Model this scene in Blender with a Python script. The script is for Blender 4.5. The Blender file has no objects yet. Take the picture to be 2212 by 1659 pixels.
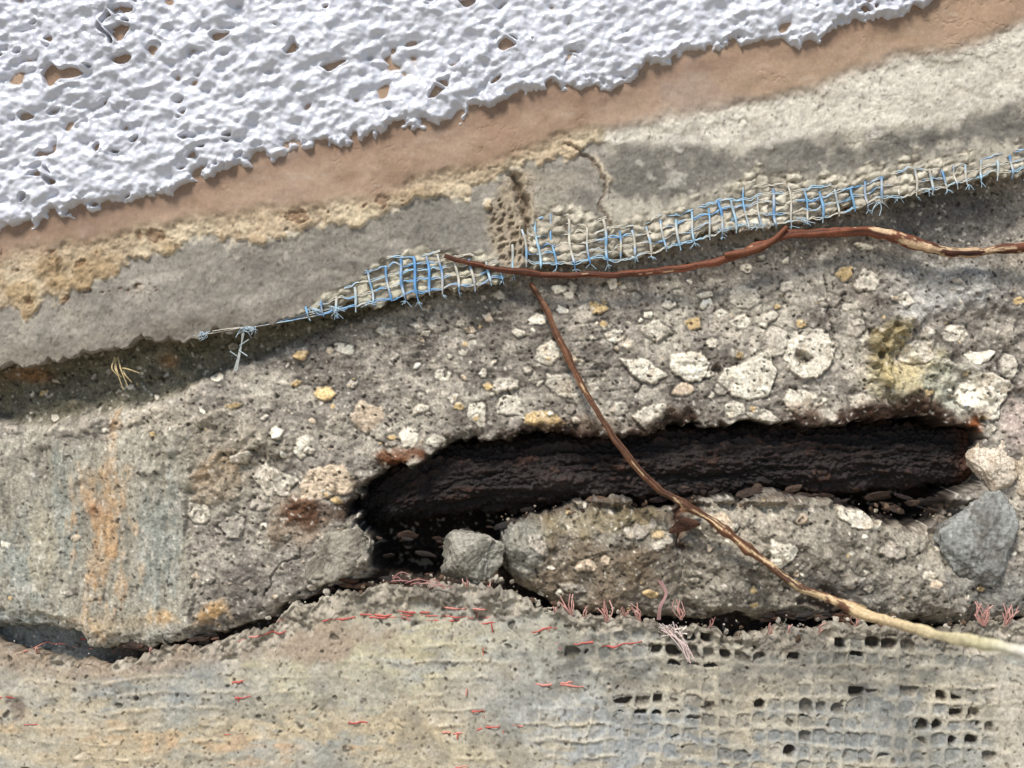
import bpy, math
import numpy as np
S=1/5000.; CX,CY,ZC=1106.,829.5,1.0
LENS=40.; DPX=2212*LENS/36.
X0,Y0,ST=-320.,-260.,2.; NX,NY=1430,1090
f4=np.float32
xs=(X0+ST*np.arange(NX)).astype(f4); ys=(Y0+ST*np.arange(NY)).astype(f4)
XX,YY=np.meshgrid(xs,ys)
FX=np.fft.rfftfreq(NX,ST)[None,:]; FY=np.fft.fftfreq(NY,ST)[:,None]
def C(r,g,b):
    c=np.array([r,g,b],float)/255.
    return np.where(c<=0.04045,c/12.92,((c+0.055)/1.055)**2.4).astype(f4)
def gn(s,seed,ax=1.,ay=1.,ang=0.):
    r=np.random.default_rng(seed)
    sp=r.standard_normal((NY,NX//2+1))+1j*r.standard_normal((NY,NX//2+1))
    a=math.radians(ang); u=FX*math.cos(a)+FY*math.sin(a); v=-FX*math.sin(a)+FY*math.cos(a)
    f=np.exp(-2*math.pi**2*s*s*((u*ax)**2+(v*ay)**2)); f[0,0]=0
    n=np.fft.irfft2(sp*f,s=(NY,NX)); return (n/n.std()).astype(f4)
def fbm(s,o,seed,g=.55,ax=1.,ay=1.,ang=0.):
    t=0;w=1.
    for i in range(o):
        t=t+w*gn(max(s/2**i,.8),seed+17*i,ax,ay,ang); w*=g
    return (t/t.std()).astype(f4)
def sm(a,b,x):
    t=np.clip((x-a)/(b-a),0,1); return t*t*(3-2*t)
def samp(A,x,y):
    fx=np.clip((x-X0)/ST,0,NX-1.001); fy=np.clip((y-Y0)/ST,0,NY-1.001)
    i=fx.astype(int); j=fy.astype(int); a=fx-i; b=fy-j
    if A.ndim==3: a=a[...,None]; b=b[...,None]
    return (A[j,i]*(1-a)+A[j,i+1]*a)*(1-b)+(A[j+1,i]*(1-a)+A[j+1,i+1]*a)*b
def crv(pts,x=None):
    p=np.array(pts,float); return np.interp(xs if x is None else x,p[:,0],p[:,1])
def sdf(pts,x,y):
    p=np.array(pts,float); d=np.full(x.shape,1e9); ins=np.zeros(x.shape,bool); n=len(p)
    for i in range(n):
        a=p[i]; b=p[(i+1)%n]; e=b-a
        t=np.clip(((x-a[0])*e[0]+(y-a[1])*e[1])/(e@e+1e-9),0,1)
        d=np.minimum(d,(x-a[0]-t*e[0])**2+(y-a[1]-t*e[1])**2)
        if a[1]!=b[1]:
            c=((a[1]>y)!=(b[1]>y))&(x<(b[0]-a[0])*(y-a[1])/(b[1]-a[1])+a[0]); ins^=c
    d=np.sqrt(d); return np.where(ins,d,-d).astype(f4)
def pdist(pts,x,y):
    p=np.array(pts,float); d=np.full(x.shape,1e9)
    for i in range(len(p)-1):
        a=p[i];e=p[i+1]-a
        t=np.clip(((x-a[0])*e[0]+(y-a[1])*e[1])/(e@e+1e-9),0,1)
        d=np.minimum(d,(x-a[0]-t*e[0])**2+(y-a[1]-t*e[1])**2)
    return np.sqrt(d).astype(f4)
def mix(col,c,m):
    m=np.clip(m,0,1)[...,None]; return (col*(1-m)+c*m).astype(f4)
def worley(cell,seed,wx=0,wy=0):
    r=np.random.default_rng(seed); J=r.random((256,256,2)); ID=r.random((256,256))
    u=(XX+wx)/cell+300; v=(YY+wy)/cell+300
    iu=np.floor(u).astype(int); iv=np.floor(v).astype(int)
    F1=np.full(XX.shape,9.);F2=F1.copy();I=np.zeros(XX.shape)
    for di in(-1,0,1):
        for dj in(-1,0,1):
            a=(iu+di)%256;b=(iv+dj)%256; q=J[b,a]
            d=np.hypot(iu+di+q[...,0]-u,iv+dj+q[...,1]-v)
            n=d<F1; F2=np.where(n,F1,np.minimum(F2,d)); I=np.where(n,ID[b,a],I); F1=np.where(n,d,F1)
    return F1.astype(f4),F2.astype(f4),I.astype(f4)
N={}
N['l']=fbm(120,3,1); N['m']=fbm(40,4,2); N['s']=fbm(12,3,3); N['f']=fbm(4,2,4,.8); N['g']=gn(1.3,5); N['m2']=fbm(35,4,7); N['w']=fbm(9,3,8); N['w2']=fbm(9,3,9)
N['p']=gn(2.4,11); N['p2']=gn(3.2,19); N['st']=fbm(30,4,12,.6,1,.35); N['v']=fbm(30,4,13,.6,.3,1.2); N['l2']=fbm(90,4,14,.6); N['fl']=fbm(16,4,15,.65,4,.6,-4)
def blob(cx,cy,rx,ry,k=.35,ang=0,nz='m'):
    a=math.radians(ang); dx=XX-cx; dy=YY-cy
    u=(dx*math.cos(a)+dy*math.sin(a))/rx; v=(-dx*math.sin(a)+dy*math.cos(a))/ry
    return sm(-.35,.6,1-np.sqrt(u*u+v*v)+k*(.7*N[nz]+.3*N['s'])*.7)

def mk(name,V,F,col,mat,parent=None,smooth=True,nv=4):
    me=bpy.data.meshes.new(name); me.vertices.add(len(V)); me.vertices.foreach_set('co',V.astype(f4).ravel())
    me.loops.add(F.size); me.loops.foreach_set('vertex_index',F.astype(np.int32).ravel())
    me.polygons.add(len(F)); me.polygons.foreach_set('loop_start',np.arange(0,F.size,nv,dtype=np.int32))
    me.update(calc_edges=True)
    me.polygons.foreach_set('use_smooth',np.full(len(F),smooth))
    at=me.color_attributes.new('Col','FLOAT_COLOR','POINT')
    c=np.ones((len(V),4),f4); c[:,:3]=np.clip(col,0.002,.92); at.data.foreach_set('color',c.ravel())
    me.materials.append(mat); o=bpy.data.objects.new(name,me); bpy.context.collection.objects.link(o)
    if parent: o.parent=parent
    return o
def W(x,y,h): return np.stack([(x-CX)*S,-h*S,(CY-y)*S+ZC],-1)
def grid(name,X,Y,H,col,mat,keep=None,parent=None):
    n,m=X.shape; V=W(X,Y,H).reshape(-1,3); idx=np.arange(n*m).reshape(n,m)
    F=np.stack([idx[:-1,:-1],idx[1:,:-1],idx[1:,1:],idx[:-1,1:]],-1).reshape(-1,4)
    if keep is not None:
        k=(keep[:-1,:-1]|keep[1:,:-1]|keep[1:,1:]|keep[:-1,1:]).ravel(); F=F[k]
        u,inv=np.unique(F,return_inverse=True); V=V[u]; col=col.reshape(-1,3)[u]; F=inv.reshape(-1,4)
    return mk(name,V,F,col.reshape(-1,3),mat,parent)
class Buf:
    def __init__(s): s.V=[];s.F=[];s.C=[];s.n=0
    def add(s,v,f,c):
        s.V.append(v);s.F.append(f+s.n);s.C.append(np.broadcast_to(c,v.shape));s.n+=len(v)
    def make(s,name,mat,smooth=True,parent=None):
        F=np.concatenate(s.F)
        return mk(name,np.concatenate(s.V),F,np.concatenate(s.C),mat,parent,smooth,F.shape[1])
def tube(buf,P,rad,col,sides=6,flat=1.):
    P=np.array(P,float); n=len(P); rad=np.broadcast_to(rad,(n,)); col=np.broadcast_to(col,(n,3))
    T=np.gradient(P,axis=0); T/=np.linalg.norm(T,axis=1,keepdims=True)+1e-9
    ref=np.where(np.abs(T[:,2:3])>.9,np.array([[1.,0,0]]),np.array([[0,0,1.]]))
    A=np.cross(T,ref); A/=np.linalg.norm(A,axis=1,keepdims=True)+1e-9; B=np.cross(A,T)
    th=np.arange(sides)*2*math.pi/sides
    R=P[:,None]+rad[:,None,None]*(A[:,None]*np.cos(th)[None,:,None]+B[:,None]*np.sin(th)[None,:,None]*flat)
    V=W(R[...,0],R[...,1],R[...,2]).reshape(-1,3)
    i=np.arange(n-1)[:,None]*sides; j=np.arange(sides)[None]; k=(j+1)%sides
    F=np.stack([i+j,i+k,i+sides+k,i+sides+j],-1).reshape(-1,4)
    buf.add(V,F,np.repeat(col,sides,0))
def cat(P,n):
    P=np.array(P,float); Q=np.vstack([2*P[0]-P[1],P,2*P[-1]-P[-2]]); out=[]
    for i in range(1,len(Q)-2):
        L=np.linalg.norm(Q[i+1]-Q[i]); m=max(2,int(L/n)); t=(np.arange(m)/m)[:,None]
        a,b,c,d=Q[i-1],Q[i],Q[i+1],Q[i+2]
        out.append(.5*(2*b+(c-a)*t+(2*a-5*b+4*c-d)*t*t+(3*b-a-3*c+d)*t**3))
    out.append(P[-1:]); return np.concatenate(out)

def mat(name,rough=.9,bump=.3,s1=900,s2=3000,spec=.25,var=.25,dist=.0003):
    m=bpy.data.materials.new(name); m.use_nodes=True; nt=m.node_tree; b=nt.nodes['Principled BSDF']
    a=nt.nodes.new('ShaderNodeAttribute'); a.attribute_name='Col'
    tc=nt.nodes.new('ShaderNodeTexCoord')
    n=nt.nodes.new('ShaderNodeTexNoise'); n.inputs['Scale'].default_value=s1; n.inputs['Detail'].default_value=5; n.inputs['Roughness'].default_value=.75
    n2=nt.nodes.new('ShaderNodeTexNoise'); n2.inputs['Scale'].default_value=s2; n2.inputs['Detail'].default_value=2
    for k in (n,n2): nt.links.new(tc.outputs['Object'],k.inputs['Vector'])
    mr=nt.nodes.new('ShaderNodeMapRange'); mr.inputs[1].default_value=.3; mr.inputs[2].default_value=.7; mr.inputs[3].default_value=1-var; mr.inputs[4].default_value=1+var
    nt.links.new(n.outputs[0],mr.inputs[0])
    vm=nt.nodes.new('ShaderNodeVectorMath'); vm.operation='SCALE'
    nt.links.new(a.outputs['Color'],vm.inputs[0]); nt.links.new(mr.outputs[0],vm.inputs['Scale']); nt.links.new(vm.outputs[0],b.inputs['Base Color'])
    ad=nt.nodes.new('ShaderNodeMath'); ad.operation='ADD'; nt.links.new(n.outputs[0],ad.inputs[0]); nt.links.new(n2.outputs[0],ad.inputs[1])
    bp=nt.nodes.new('ShaderNodeBump'); bp.inputs['Strength'].default_value=bump; bp.inputs['Distance'].default_value=dist
    nt.links.new(ad.outputs[0],bp.inputs['Height']); nt.links.new(bp.outputs[0],b.inputs['Normal'])
    b.inputs['Roughness'].default_value=rough; b.inputs['Specular IOR Level'].default_value=spec
    return m
M_con=mat('concrete_mat',.9,.5,900,2600,var=.38); M_up=mat('render_mat',.8,.3,700,2600,var=.12)
M_wh=mat('white_paint_mat',.3,.1,500,1500,.55,.02); M_low=mat('mortar_mat',.8,.35,800,2600,var=.16)
M_rust=mat('rust_mat',.62,.9,900,2600,.3,.65); M_bark=mat('bark_mat',.6,.5,900,3000,.35,.4)
M_fib=mat('fiber_mat',.45,.2,1500,4000,.5,.2)

# ================= EXPOSED CONCRETE =================
lip=[(-320,868),(-150,832),(0,800),(100,785),(200,768),(300,745),(400,725),(480,717),(560,706),(640,690),(720,672),(800,658),(900,640),(1000,625),(1080,606),(1115,588),(1135,575),(1160,582),(1200,576),(1300,566),(1400,550),(1500,522),(1550,506),(1650,492),(1750,480),(1850,450),(1900,432),(2000,415),(2100,395),(2212,375),(2540,320)]
low=[(-320,1350),(0,1372),(50,1390),(100,1412),(200,1422),(250,1428),(330,1412),(400,1397),(480,1390),(540,1375),(590,1345),(640,1312),(700,1300),(760,1282),(850,1262),(950,1258),(1050,1270),(1150,1300),(1200,1318),(1300,1325),(1400,1332),(1450,1345),(1550,1362),(1700,1362),(1850,1348),(1950,1348),(2050,1362),(2212,1345),(2540,1335)]
yb=crv([(-320,1335),(0,1352),(100,1364),(200,1388),(330,1394),(420,1386),(500,1364),(600,1320),(700,1280),(800,1246),(860,1250),(1080,1248),(1130,1290),(1250,1340),(1400,1350),(1500,1354),(1600,1340),(1750,1344),(1900,1354),(2060,1356),(2212,1346),(2540,1346)])[None,:]
yl=crv(lip)[None,:]
wX=XX+3*N['w']; wY=YY+3*N['w2']
cav=[(738,1092),(766,1048),(830,1010),(860,990),(930,968),(1000,950),(1100,935),(1200,936),(1300,934),(1450,920),(1550,905),(1700,906),(1850,903),(1950,903),(2000,898),(2080,918),(2120,906),(2127,950),(2108,975),(2114,1040),(2068,1084),(2055,1125),(2000,1150),(1900,1134),(1850,1106),(1750,1094),(1650,1084),(1550,1084),(1500,1102),(1460,1098),(1350,1096),(1250,1096),(1150,1122),(1105,1150),(1096,1200),(1090,1266),(960,1268),(900,1280),(830,1268),(808,1225),(795,1165),(760,1125)]
blk=sm(-8,8,1.0*(408+8*N['w']-XX))*sm(930,985,YY+12*N['m'])
rg=1-.6*blk
rough_r=blob(2060,770,230,190,.4)+.8*blob(520,1060,170,150,.4)+.5*blob(150,900,220,50,.4)
h=np.zeros((NY,NX),f4)+4*N['l']+(3.6*N['m']+1.5*N['s'])*rg+.6*N['f']*rg+rough_r*(6*N['m2']+3*N['s'])
flow=sm(640,760,YY+.1*XX-60)*sm(980,900,YY+.1*XX-60)*sm(500,700,XX)*sm(1700,1450,XX)*sm(-1.2,1,N['m2'])
h+=1.1*N['fl']*flow
h-=3.0*sm(1.3,2.4,-N['p'])*rg+3.5*sm(1.8,2.8,-N['p2'])*rg
F1,F2,ID=worley(26,21,10*N['w'],10*N['w2']); h+=1.6*(ID-.5)*sm(0,.25,F2-F1)*rg*sm(-.5,1,N['m2'])
base=C(160,152,140)
col=np.zeros((NY,NX,3),f4)+base
col=mix(col,C(114,108,100),sm(-.1,1.5,N['m2'])*.85); col=mix(col,C(190,182,166),sm(.0,1.9,-N['m2'])*.8)
col=mix(col,C(100,94,86),sm(.4,1.7,N['st'])*.55)
col=mix(col,C(202,192,174),sm(.3,1.8,N['s'])*.4)
col=mix(col,C(102,95,86),sm(.5,1.8,-N['w'])*.5)
col=mix(col,C(108,101,92),flow*sm(.4,1.8,-N['fl'])*.35)
def R(m,r,g,b,k):
    global col; col=mix(col,C(r,g,b),m*k)
green_b=crv([(-320,930),(0,905),(100,908),(200,885),(350,862),(450,812),(560,770),(700,712),(760,690),(2600,0)])[None,:]
gm=sm(-18,14,green_b-wY+5*N['m'])
h-=34*gm; h+=6*gm*N['m']
R(gm,106,101,82,.85); R(gm*sm(.3,1.4,N['m2']),142,134,108,.5); R(gm*sm(.3,1.4,N['s']),86,84,66,.5); R(blob(60,810,60,22)*gm,150,100,50,.5); R(blob(350,780,30,20)*gm,160,108,56,.4)
R(sm(110,10,YY-yl)*(1-gm),108,102,92,.6)  # occlusion shade under the lip painted into the concrete colour, fading downward
R(blob(2060,500,230,110,.5),92,90,86,.8); R(blob(2030,630,150,60,.6),188,186,180,.6); R(blob(1900,620,80,50),140,128,112,.4); R(blob(1500,580,150,30,.8),116,110,102,.5)
h-=14*blob(2080,480,230,90,.3)
R(blob(450,1010,230,110,.6),170,160,140,.5)
h+=6*blk
R(blk,166,161,145,.8)
for (a,b,c,d) in [(150,1120,60,160),(345,1180,45,150),(60,1240,70,120)]: R(blob(a,b,c,d,.8,0,'v')*blk,150,156,149,.6)
R(blob(225,1190,50,140,.9,0,'v')*(.6+.4*sm(-1,1,N['s'])),192,152,106,.72); R(blob(215,1080,60,90,.8,0,'v'),184,154,118,.5); R(blob(420,1330,100,26,.9,-8),200,158,100,.65); R(blob(470,1030,80,40,1.),146,108,56,.55);R(blob(240,1350,130,30),190,166,130,.5)
R(blob(100,1180,34,90,1.,0,'v'),192,170,130,.35)
R(blk*sm(.8,1.9,N['v']),192,185,168,.6); R(blk*sm(.7,1.8,-N['v']),116,111,98,.5); R(blk*sm(1.,1.8,N['s'])*sm(0,1,N['m']),202,196,180,.5)
h+=blk*1.8*N['v']
for xx in (135,296,392):
    d=np.abs(XX-xx-9*N['l']-3*N['w']); h+=3*np.exp(-(d/3)**2)*blk*sm(-.5,.8,N['m']); R(np.exp(-(d/3)**2)*blk*sm(-.5,.8,N['m']),200,194,178,.45)
h+=7*np.exp(-(((XX-208)**2+(YY-1102)**2)/180.)); h-=9*np.exp(-(((XX-208)**2+(YY-1102)**2)/40.)); R(np.exp(-(((XX-208)**2+(YY-1102)**2)/260.)),140,96,66,.7)
h+=8*np.exp(-(((XX-168)**2+(YY-1042)**2)/220.)); h-=9*np.exp(-(((XX-174)**2+(YY-1046)**2)/60.))
R(blob(500,1100,120,90,.6),164,158,144,.5); R(blob(640,1120,60,50,.7),136,112,88,.55)
R(blob(2190,900,50,70,.5),186,168,158,.8)
R(blob(1965,830,70,70,.8),188,178,140,.5); R(blob(2050,860,90,50,.6),174,180,166,.45)
for k,(a,b) in enumerate([(730,742),(800,770),(850,800),(690,700)]):
    yy=a+(XX-600)*(-.02)+8*N['l']; h-=2*np.exp(-((YY-yy)/3)**2)*sm(500,800,XX)*sm(1700,1400,XX)*sm(-.5,.5,N['m'])
for P in ([(1784,600),(1790,660),(1798,720),(1806,770)],[(560,1290),(600,1220),(650,1190)],[(860,1000),(820,960),(800,930)]):
    d=pdist(P,wX+4*N['s'],wY); h-=6*np.exp(-(d/2.5)**2); R(np.exp(-(d/3)**2),60,54,48,.6)
zone=sm(1080,1100,YY)*sm(800,830,XX)
h-=42*zone*(1-sm(2050,2180,XX)); R(zone*(1-sm(2050,2180,XX)),92,80,68,.6)
bA=[(1095,1190),(1108,1145),(1160,1116),(1250,1092),(1350,1094),(1450,1104),(1474,1150),(1480,1250),(1485,1345),(1300,1352),(1200,1335),(1120,1262)]
bB=[(1490,1108),(1560,1082),(1700,1084),(1850,1100),(1960,1132),(2040,1160),(2130,1260),(2100,1360),(1850,1360),(1660,1352),(1500,1356),(1460,1240)]
bC=[(650,1262),(700,1190),(742,1134),(772,1135),(812,1190),(818,1228),(760,1244),(690,1268)]
for P,a in((bA,62),(bB,52),(bC,30)):
    d=sdf(P,wX+6*N['m'],wY+5*N['m2']); dd=np.maximum(d,0); h+=a*(1-np.exp(-dd/30))*sm(-1,3,d); e=sm(-2,3,d)
    h+=e*(3*N['m2']+1.5*N['s']+1.5*N['w'])
    R(e,142,135,121,.85); R(e*sm(.2,1.5,N['m2']),98,92,82,.75); R(e*sm(.4,1.6,N['l2']),176,168,152,.5); R(e*sm(.5,1.7,N['w']),182,174,158,.4); R(e*sm(.6,1.7,-N['s']),90,82,72,.5)
    R(e*sm(26,4,d-6*N['m'])*sm(1180,1120,YY),84,66,50,.6)
R(blob(1300,1240,150,80,.7),112,92,68,.6); R(blob(1290,1130,120,30,.7),136,122,88,.5); R(blob(1130,1180,40,60),146,148,140,.6); R(blob(1800,1290,220,50,.7),108,104,98,.7)
R(blob(1620,1150,100,60),176,166,148,.5); R(blob(2150,1290,90,50,.6),126,126,120,.7)
h-=18*blob(1740,1300,90,26,.9); R(blob(1740,1305,90,26,.9),54,40,30,.85); R(blob(1890,1325,80,16,.9),60,48,38,.75)
d=pdist([(1484,1090),(1470,1130),(1476,1180)],wX,wY); h-=14*np.exp(-(d/9)**2); R(np.exp(-(d/12)**2),80,50,34,.85)
stones=[(1625,815,134,108,0),(1750,760,124,114,0),(1735,862,96,82,0),(1495,790,90,78,0),(1390,800,108,50,0),(1185,765,66,48,0),(1615,642,80,60,1),(1825,588,50,36,2),(1870,606,64,58,1),(1600,695,54,34,0),(1660,685,66,26,1),(1500,697,46,30,2),(1446,655,32,38,0),(1525,636,38,16,0),(1528,656,34,22,0),(1587,886,58,44,0),(1885,878,112,60,1),(2125,855,112,106,0),(2112,770,66,38,0),(2175,790,54,62,1),(1672,742,66,82,1),(1225,832,112,58,1),(1105,880,64,46,0),(1030,897,58,64,0),(1172,908,106,50,2),(1405,903,96,54,0),(1288,900,48,74,1),(905,886,42,28,0),(1092,832,70,44,1),(956,810,46,30,0),(698,851,52,34,2),(832,718,56,30,0),(907,704,40,22,0),(745,755,54,26,0),(650,768,38,22,2),(852,772,28,22,3),(795,902,88,70,4),(884,944,54,50,0),(942,952,48,36,0),(598,936,30,34,0),(652,965,38,58,0),(714,1048,136,94,4),(592,1040,96,70,1),(428,1110,58,54,1),(520,990,58,34,1),(506,876,40,18,2),(640,828,28,16,2),(1322,726,48,32,0),(1323,614,26,28,0),(1230,627,46,38,1),(1286,664,54,30,2),(1160,690,48,34,0),(1275,727,46,20,0),(1304,702,24,22,2),(1080,640,46,24,1),(1215,668,34,20,0),(1418,716,74,46,1),(1350,740,40,28,0),(1476,842,48,34,4),(1280,830,42,32,1),(1862,1122,120,46,0),(1684,1196,90,80,0),(1265,1222,50,30,4),(1432,1168,54,44,1),(1385,1140,82,46,3),(1235,1270,60,26,3),(1165,1170,50,60,3),(1560,838,36,32,3),(1990,760,74,62,1),(1850,700,42,62,3),(1790,650,52,42,3),(560,1090,62,42,3),(500,1140,62,52,3),(860,1020,32,32,0),(1045,806,28,22,0),(980,860,30,20,0),(1120,720,30,20,0),(760,830,30,22,1),(1700,620,38,28,1),(1950,650,52,36,1),(2060,720,58,42,1),(1560,1130,72,42,4),(1930,1190,72,36,3),(1830,1250,62,36,3),(1340,880,42,36,1),(1650,900,72,36,1),(1790,900,62,32,1),(1450,930,40,22,0),(1540,740,30,24,1),(1400,680,26,20,0),(1370,640,30,20,3),(1250,780,26,20,0),(900,790,22,16,0),(1000,760,24,16,1),(1140,800,26,18,1),(1840,820,40,30,1),(1700,960,1,1,3)]
rs=np.random.default_rng(5)
ns=len(stones)
def inside_c(x,y): return y>np.interp(x,*np.array(lip).T)+25 and y<1330
for i in range(1000):
    x=rs.uniform(-250,2450); y=rs.uniform(520,1330)
    if not inside_c(x,y): continue
    if x<420 and y>930 and rs.random()<.85: continue
    s=5+17*rs.random()**3.6
    stones.append((x,y,s*rs.uniform(.9,1.9),s,rs.choice([0,1,0,3,2,4])))
tones=[C(240,231,211),C(220,211,193),C(214,186,136),C(182,173,159),C(216,196,170)]
for k,(cx,cy,w,hh,tn) in enumerate(stones):
    if w<3: continue
    n=rs.integers(5,9) if w>22 else rs.integers(4,7)
    th=np.sort((np.arange(n)+rs.uniform(-.42,.42,n))*2*math.pi/n)+rs.uniform(0,6); a0=rs.uniform(-.35,.35) if w>22 else rs.uniform(-1,1)
    if (cx,cy)==(1750,760): n=12; th=np.arange(12)*2*math.pi/12
    rr=rs.uniform(.8,1.18,n) if n<12 else rs.uniform(.94,1.04,n); px=np.cos(th)*rr*w/2; py=np.sin(th)*rr*hh/2
    P=[(cx+u*math.cos(a0)-v*math.sin(a0),cy+u*math.sin(a0)+v*math.cos(a0)) for u,v in zip(px,py)]
    m=18+max(w,hh)*.7; i0=int(max((cx-m-X0)/ST,0)); i1=int(min((cx+m-X0)/ST,NX)); j0=int(max((cy-m-Y0)/ST,0)); j1=int(min((cy+m-Y0)/ST,NY))
    if i1<=i0+2 or j1<=j0+2: continue
    sl=(slice(j0,j1),slice(i0,i1)); rz=2.2 if w>60 else (1.2 if w>30 else .6)
    d=sdf(P,XX[sl]+rz*N['w'][sl],YY[sl]+rz*N['w2'][sl])
    vis=rs.uniform(.2,1.) if k<ns else rs.uniform(0,.9)
    cover=N['s'][sl]*.55+N['m'][sl]*.6+N['f'][sl]*.2
    ero=np.clip(cover-.3-vis,0,3)*w*.12
    d=d-ero
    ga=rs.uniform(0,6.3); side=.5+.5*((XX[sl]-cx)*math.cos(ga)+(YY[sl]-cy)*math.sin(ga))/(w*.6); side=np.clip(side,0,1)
    up=(1.2+w*.045)*rs.uniform(.2,1.4); e=sm(-1.,1.6 if w<40 else 3,d); gx,gy=rs.uniform(-.09,.09,2)
    h[sl]+=e*(up+gx*(XX[sl]-cx)+gy*(YY[sl]-cy)-.8*N['s'][sl]-.5*N['m'][sl]+.4*N['w'][sl])-2.2*np.exp(-((d+2.5)/2.2)**2)*(w>16)*side
    t=tones[tn]*rs.uniform(.85,1.06)
    c=mix(np.zeros(d.shape+(3,),f4)+t,t*.74,sm(.3,1.5,N['s'][sl])*.7); c=mix(c,C(188,170,144),sm(.6,1.8,N['w'][sl])*.45)
    a=e*(.97 if tn in(0,2,4) else .8)
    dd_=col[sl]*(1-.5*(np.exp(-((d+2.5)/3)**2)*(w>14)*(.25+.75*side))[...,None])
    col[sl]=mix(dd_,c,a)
for (x,y,r) in [(1733,773,15),(1552,797,9),(1890,718,12),(1915,740,10),(1938,705,9),(1905,765,8),(1640,520,6),(880,640,5)]:
    q=np.exp(-(((XX-x+3*N['s'])**2+(YY-y)**2)/(r*r))**2); h-=14*q; R(q,70,60,48,.75)
d=blob(1922,742,34,44,.8); h+=9*d*(1+.6*N['s']); R(d,150,136,98,.85)
R(blob(1955,800,30,30,.8),192,174,126,.5)
sd=sdf(cav,XX+4*N['w']+8*N['m'],YY+3.5*N['w2']+6*N['m2'])
rk=sm(-.9,1.,N['m']+.5*N['s'])
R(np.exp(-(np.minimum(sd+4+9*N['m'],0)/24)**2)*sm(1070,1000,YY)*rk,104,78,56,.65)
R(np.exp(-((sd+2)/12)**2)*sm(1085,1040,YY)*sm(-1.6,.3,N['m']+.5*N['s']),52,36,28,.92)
R(blob(880,985,50,20,.9),120,72,40,.7); R(blob(655,1105,36,24,1.1),92,56,35,.8); R(blob(1940,898,100,26,1.),58,40,30,.9); R(blob(2108,925,18,20,.6),160,92,46,.7); R(blob(755,1085,34,50,.8),46,33,26,.9); R(blob(700,1110,40,30,.9),90,66,48,.5)
h-=10*sm(-26,0,sd)*(.6+.6*N['m2'])
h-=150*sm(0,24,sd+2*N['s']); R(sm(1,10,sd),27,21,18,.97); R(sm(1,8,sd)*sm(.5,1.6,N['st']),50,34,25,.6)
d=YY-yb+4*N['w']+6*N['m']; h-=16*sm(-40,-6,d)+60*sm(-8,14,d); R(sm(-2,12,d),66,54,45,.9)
R(sm(-34,-4,d)*sm(300,100,XX),158,170,170,.5)  # bluish shadow tone painted along the lower left edge
R(sm(1.3,2.0,-N['p']),76,69,60,.65); R(sm(1.8,2.5,-N['p2']),54,48,41,.8); R(sm(1.4,2.2,N['p']),224,216,202,.5)
col=np.clip(col*(1+.13*N['g'][...,None]+.09*N['f'][...,None]),.006,.9)
concrete_h=h.copy()
j0,j1=int((300-Y0)/ST),int((1520-Y0)/ST)
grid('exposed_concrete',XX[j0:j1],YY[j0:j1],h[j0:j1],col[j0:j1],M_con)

# ================= UPPER RENDER =================
n1=N['m'][400];n2=N['s'][500];n3=N['f'][300]
yle=(crv(lip)+4*n2+2*n3+3.5*n1).astype(f4)
ytan=crv([(-320,720),(0,686),(80,680),(170,645),(240,602),(330,570),(380,545),(440,530),(600,520),(640,506),(720,500),(800,490),(850,460),(900,432),(1000,430),(1050,428),(1080,398),(1110,372),(1180,356),(1250,350),(1300,322),(1400,305),(1500,285),(1600,270),(1700,240),(1800,205),(1900,175),(2000,150),(2212,108),(2540,60)])[None,:]
ysm=crv([(-320,620),(0,568),(200,532),(330,500),(500,476),(600,466),(720,454),(850,432),(900,404),(1000,384),(1110,345),(1200,320),(1300,292),(1500,262),(1700,218),(1900,152),(2212,66),(2540,-10)])[None,:]
ywh=crv([(-320,622),(0,522),(60,500),(120,475),(200,452),(300,432),(370,412),(450,385),(560,360),(640,338),(700,320),(760,302),(820,298),(870,268),(940,272),(1000,265),(1050,240),(1110,215),(1180,200),(1260,205),(1330,193),(1400,165),(1450,142),(1550,125),(1620,104),(1750,95),(1770,82),(1830,52),(1920,40),(1980,10),(2020,-20),(2540,-210)])[None,:]
dt=ytan-YY+8*N['s']+6*N['m']; ds=ysm-YY+6*N['m']+1.5*N['s']; 
right=sm(1285,1315,XX+5*N['s'])
U=np.zeros((NY,NX),f4)+46+3*N['l']+1.8*N['m']+.6*N['s']+.3*N['f']
U+=5*sm(-4,10,dt)*(1-.75*right)+(2.*N['s']+1.0*N['f'])*sm(-4,6,dt)*(1-sm(-8,14,ds))*.5*(1-.6*right)+5*sm(-10,20,ds)
U-=sm(-10,20,ds)*(.5*N['s']+.3*N['f'])
col=np.zeros((NY,NX,3),f4)+C(142,136,126)
R(sm(0,1.6,N['m2']),116,111,103,.75); R(sm(.3,1.7,N['l2']),170,162,146,.6)
R(sm(.6,1.8,N['st']),178,171,157,.5); R(sm(.9,1.8,N['s'])*sm(0,1,N['m']),192,186,172,.45)
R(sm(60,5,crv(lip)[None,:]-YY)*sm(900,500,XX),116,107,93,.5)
F1,F2,ID=worley(90,33,24*N['s'],24*N['m']); ck=sm(.05,.0,F2-F1)*sm(.3,1.2,N['l2']+N['m']*.4); R(ck,96,88,78,.35); U-=1.5*ck
R(right,180,173,157,.9)
pb=crv([(1300,325),(1500,330),(1600,340),(1800,300),(2000,280),(2212,230),(2540,180)])[None,:]
db=crv([(1300,448),(1400,452),(1500,430),(1600,395),(1800,390),(2000,345),(2212,308),(2540,260)])[None,:]
dk=sm(-24,24,YY-pb+22*N['m2']+8*N['s'])*sm(-14,12,db-YY+10*N['s']+8*N['m'])*right
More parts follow.
